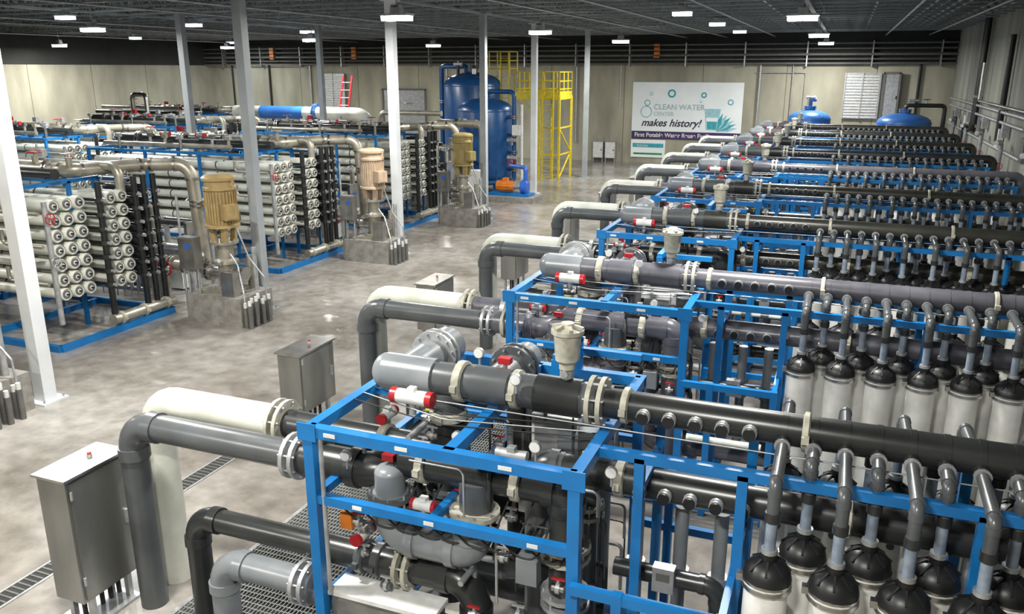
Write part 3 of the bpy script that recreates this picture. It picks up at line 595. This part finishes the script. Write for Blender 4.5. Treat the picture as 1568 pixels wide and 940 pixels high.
# ------------------------------------------------------------------ elevated raw water pipe
m=MB(); m.pipe([(-24.8,30,3.2),(-18.4,30,3.2),(-17.9,30.6,2.0)],.26,'white_pipe',22,bend=.4); m.cyl((-23.4,30,3.2),(-21.2,30,3.2),.27,'tank_lightblue',22); m.flange((-20.6,30,3.2),(1,0,0),.26,'tank_lightblue'); m.flange((-24.2,30,3.2),(1,0,0),.26,'label_white')
for x in (-24,-21.5,-19): m.beam((x,30,0),(x,30,2.95),.14,.14,'galv')
m.pipe([(-17.9,30.6,2.1),(-17.9,30.6,0)],.26,'white_pipe',20)
obj('raw_water_pipe',m)
m=MB()
for s in (-.22,.22): m.beam((s,0,0),(s+.5,.6,4.7),.04,.08,'red_plastic')
for i in range(14): f=i/14.5; m.cyl((-.22+.5*f,.6*f,4.7*f+.2),(.22+.5*f,.6*f,4.7*f+.2),.018,'galv',6)
obj('extension_ladder',m,(-20.9,31.6,0))
m=MB()
m.pipe([(-14.6,29,0),(-14.6,29,3.0),(-12.6,29,3.0),(-12.6,29,.9)],.14,'pipe_tan',16,bend=.25,collar=.04); m.flange((-13.6,29,3.0),(1,0,0),.14,'stainless')
m.pipe([(-16.5,28.2,0),(-16.5,28.2,3.4),(-13.9,28.2,3.4)],.1,'pipe_tan',14,bend=.25); m.wheel((-15.2,28.2,3.75),(0,0,1),.2,'pipe_tan')
m.box((-14.2,28.6,.5),(1.6,.6,1.0),'stainless'); m.box((-12.8,28.4,.8),(.9,.4,1.1),'label_white'); m.box((-12.8,28.4,.15),(.9,.4,.3),'concrete_pad')
m.lathe((-15.4,28.6,0),(0,0,1),[(.3,0),(.3,1.6),(.2,1.75),(0,1.8)],'green_paint',18)
for i in range(5): m.cyl((-16.2+.5*i,29.6,0),(-16.2+.5*i,29.6,2.2+.2*(i%3)),.1,['pvc_dark','pipe_tan','galv'][i%3],12)
m.cyl((-16.6,29.6,2.0),(-13.6,29.6,2.0),.12,'pipe_tan',14)
obj('feed_manifold',m)
m=MB()
for i in range(6):
    y=29.4+.4*i; m.pipe([(-29,y,0),(-29,y,2.2+.2*i),(-34,y,2.2+.2*i)],.09,['pipe_tan','pvc_dark','stainless'][i%3],12,bend=.2,collar=.04); m.wheel((-30-.4*i,y,2.6+.2*i),(0,0,1),.18,'red_plastic' if i%2 else 'pipe_tan'); m.cyl((-30-.4*i,y,2.2+.2*i),(-30-.4*i,y,2.55+.2*i),.05,'galv',8)
m.pipe([(-28.8,29.0,0),(-28.8,29.0,3.9),(-29.6,29.0,3.9),(-29.6,29.0,2.6)],.1,'stainless',12,bend=.2)
obj('chemical_feed_piping',m)
m=MB(); m.box((-25.2,17.3,3.34),(4.4,.4,6.68),'white_panel')
for i in range(9): m.box((-23.1-.52*i,17.085,3.33),(.05,.04,6.64),'column_paint')
obj('duct_enclosure',m)
# ------------------------------------------------------------------ back wall items
def wallpanel(name,xa,xb,za,zb,slats=True,box=.15):
    m=MB(); w=xb-xa; m.box((0,-box/2,(za+zb)/2),(w,box,zb-za),'galv')
    if slats:
        n=int((zb-za)/.14)
        for i in range(n): m.beam((-w/2+.05,-box-.02,za+.08+.14*i),(w/2-.05,-box-.02,za+.08+.14*i),.03,.06,'label_white')
        for x in (-w/2,0,w/2): m.box((x,-box-.03,(za+zb)/2),(.06,.05,zb-za),'galv')
    else:
        for x in (-w/2,w/2): m.box((x,-box-.02,(za+zb)/2),(.1,.06,zb-za),'port_gray')
        m.box((0,-box-.02,zb),(w+.1,.06,.1),'port_gray')
        m.box((w*.38,-box-.03,za+1.05),(.05,.06,.14),'black_plastic')
    obj(name,m,((xa+xb)/2,YB-.001,0))
wallpanel('wall_louver',-30.7,-29.0,2.5,4.7); wallpanel('wall_louver',-.1,1.5,2.6,4.8); wallpanel('exhaust_hood',1.65,2.35,2.6,4.8,False,.3)
wallpanel('door_1',-26.3,-23.4,0,3.8,False)
wallpanel('door_2',-37,-35.8,0,2.3,False)
m=MB()
for z,r in ((5.25,.05),(5.45,.04),(5.68,.07),(5.95,.05),(6.2,.05)): m.cyl((XL,YB-.35,z),(XR,YB-.35,z),r,'port_gray',8)
for i in range(15): m.box((XL+1.5+3*i,YB-.2,5.7),(.06,.4,1.2),'galv')
for x,z0 in ((-37.5,.3),(-34.6,.3),(-31.5,1.5),(-22,.5),(-18.6,.5),(-14,1),(-11.5,3),(-4.2,1),(-2.6,2),(3.2,.5)): m.cyl((x,YB-.1,z0),(x,YB-.1,5.3),.06 if z0<2 else .03,'black_plastic' if z0<.4 or x>3 else 'galv',8)
for x in (-28,-9.5,-34): 
    m.box((x,YB-.5,5.9),(.3,.1,.7),'orange_paint')
    for q in range(3): m.box((x,YB-.552,5.65+.22*q),(.3,.01,.06),'black_plastic')
m.pipe([(-4.4,YB-.1,4.8),(-2.0,YB-.1,4.8),(-2.0,YB-.1,2.5)],.02,'galv',8,bend=.1)
obj('wall_conduits',m)
for i,x in enumerate((-12.6,-11.9)):
    m=MB(); m.box((0,0,.65),(.6,.35,.9),'galv'); m.box((0,-.18,.65),(.54,.015,.84),'label_white'); m.box((.2,-.2,.65),(.03,.03,.1),'black_plastic')
    for a in (-.25,.25): m.box((a,0,.1),(.05,.3,.2),'galv')
    m.cyl((0,0,1.1),(0,0,1.5),.03,'galv',8)
    obj('electrical_cabinet',m,(x,YB-.2,0))
# right wall piping
m=MB(); Q=XR-.15
for y,z0,z1 in ((36,3.0,7.4),(35.5,3.0,7.4),(30,2.8,6)): m.cyl((Q,y,z0),(Q,y,z1),.09,'black_plastic',12); m.box((Q,y,z0+1),(.16,.25,.08),'galv')
m.pipe([(Q,36,3.0),(Q,36,2.8),(Q,38,2.8),(Q,38,0)],.1,'pvc_dark',12,bend=.2); 
for z in (3.4,3.7,2.6): m.cyl((Q,26,z),(Q,44,z),.05,'galv',10)
for i in range(9): y=8+4.1*i; m.pipe([(XR-.25,y,0),(XR-.25,y,2.9),(XR-.45,y-.4,2.9)],.07,'galv',10,bend=.12); m.cyl((XR-.25,y,1.2),(XR-.25,y,1.35),.11,'stainless',12); m.box((XR-.12,y+.5,3.2),(.2,.3,.4),'galv'); m.wheel((XR-.25,y-.12,2.2),(0,-1,0),.1,'red_plastic'); m.box((XR-.1,y+1.5,2.9),(.15,.5,.6),'label_white' if i%2 else 'port_gray')
m.pipe([(XR-.3,24,3.9),(XR-.3,34,3.9),(XR-.3,34,5.2)],.05,'stainless',10,bend=.1)
obj('wall_piping',m)
# ------------------------------------------------------------------ banner
bx0,bx1,bz0,bz1=-10.8,-4.95,1.32,4.3; cx=(bx0+bx1)/2
e=bpy.data.objects.new('wall_banner',None); e.location=(cx,YB-.06,0); COL.objects.link(e)
m=MB(); W=bx1-bx0
m.box((0,0,(bz0+bz1)/2),(W,.03,bz1-bz0),'banner_white'); m.box((0,-.018,bz0+.2),(W-.02,.008,.4),'banner_purple'); m.box((-W/2+.95,.0,.78),(1.9,.03,.95),'banner_white'); m.box((-W/2+.95,-.018,.95),(1.7,.006,.22),'banner_teal'); m.box((-W/2+.95,-.018,.5),(1.6,.006,.1),'green_paint')
def ringf(x,z,r,w,mm):
    n=24; mi=m.mi(mm); k=len(m.v)
    for i in range(n):
        t=2*math.pi*i/n
        for q in (r,r-w): m.v.append((x+q*math.cos(t),-.02,z+q*math.sin(t)))
    for i in range(n): j=(i+1)%n; m.face((k+2*i,k+2*i+1,k+2*j+1,k+2*j),mi)
for x,z,r,w in ((-1.9,3.7,.1,.04),(-.8,3.72,.22,.09),(.9,3.65,.15,.07),(2.3,3.3,.15,.05),(.75,3.3,.06,.03),(-2.15,2.75,.32,.06),(-2.1,3.22,.16,.04)): ringf(x,z,r,w,'banner_teal' if r>.1 and r<.25 else 'banner_pale')
def poly(pts,mm,y=-.019):
    mi=m.mi(mm); k=len(m.v)
    for p in pts: m.v.append((p[0],y,p[1]))
    m.face(tuple(range(k,k+len(pts))),mi)
poly([(1.1,1.85),(1.7,1.85),(1.82,2.95),(.98,2.95)],'banner_pale'); poly([(1.15,1.9),(1.65,1.9),(1.72,2.5),(1.08,2.5)],'banner_white',-.021); poly([(1.17,1.9),(1.63,1.9),(1.68,2.3),(1.12,2.3)],'banner_teal',-.023)
for i in range(6):
    a=.2+.22*i; poly([(1.65,1.78),(1.65+.5*math.cos(a)+.1,1.78+.5*math.sin(a)-.1),(1.65+1.1*math.cos(a),1.78+1.0*math.sin(a)),(1.65+.5*math.cos(a)-.08,1.78+.5*math.sin(a)+.12)],'banner_teal' if i%2 else 'banner_pale',-.022-.001*i)
o=obj('sheet',m,parent=e)
def text(s,x,z,size,mm,shear=0,off=0):
    c=bpy.data.curves.new('lettering','FONT'); c.body=s; c.size=size; c.extrude=.002; c.shear=shear; c.offset=off; c.materials.append(MATS[mm])
    o=bpy.data.objects.new('lettering',c); o.rotation_euler=(math.pi/2,0,0); o.location=(x,-.026,z); o.parent=e; COL.objects.link(o)
text('CLEAN WATER',-1.75,2.88,.4,'banner_greytext',0,.004); text('CENTER',-1.75,2.55,.3,'banner_greytext'); text('makes history!',-2.4,2.0,.54,'banner_ink',.35,.01); text('First Potable Water Reuse Facility',-2.75,1.42,.31,'label_white',0,.008); text('Reliable',-2.6,.88,.2,'label_white')
# ------------------------------------------------------------------ camera
cam=bpy.data.cameras.new('Camera'); cam.sensor_width=36; cam.lens=1260/1568*36; cam.clip_end=200
co=bpy.data.objects.new('Camera',cam); co.location=(0,0,5)
co.rotation_euler=(math.pi/2-math.atan(365/1260),0,math.atan(516/(1260/math.cos(math.atan(365/1260))))); COL.objects.link(co); scene.camera=co
w=bpy.data.worlds.new('World'); w.use_nodes=True; w.node_tree.nodes['Background'].inputs[0].default_value=(.6,.7,.8,1); w.node_tree.nodes['Background'].inputs[1].default_value=.05; scene.world=w
scene.view_settings.view_transform='Standard'; scene.view_settings.look='None'; scene.view_settings.exposure=-0.15
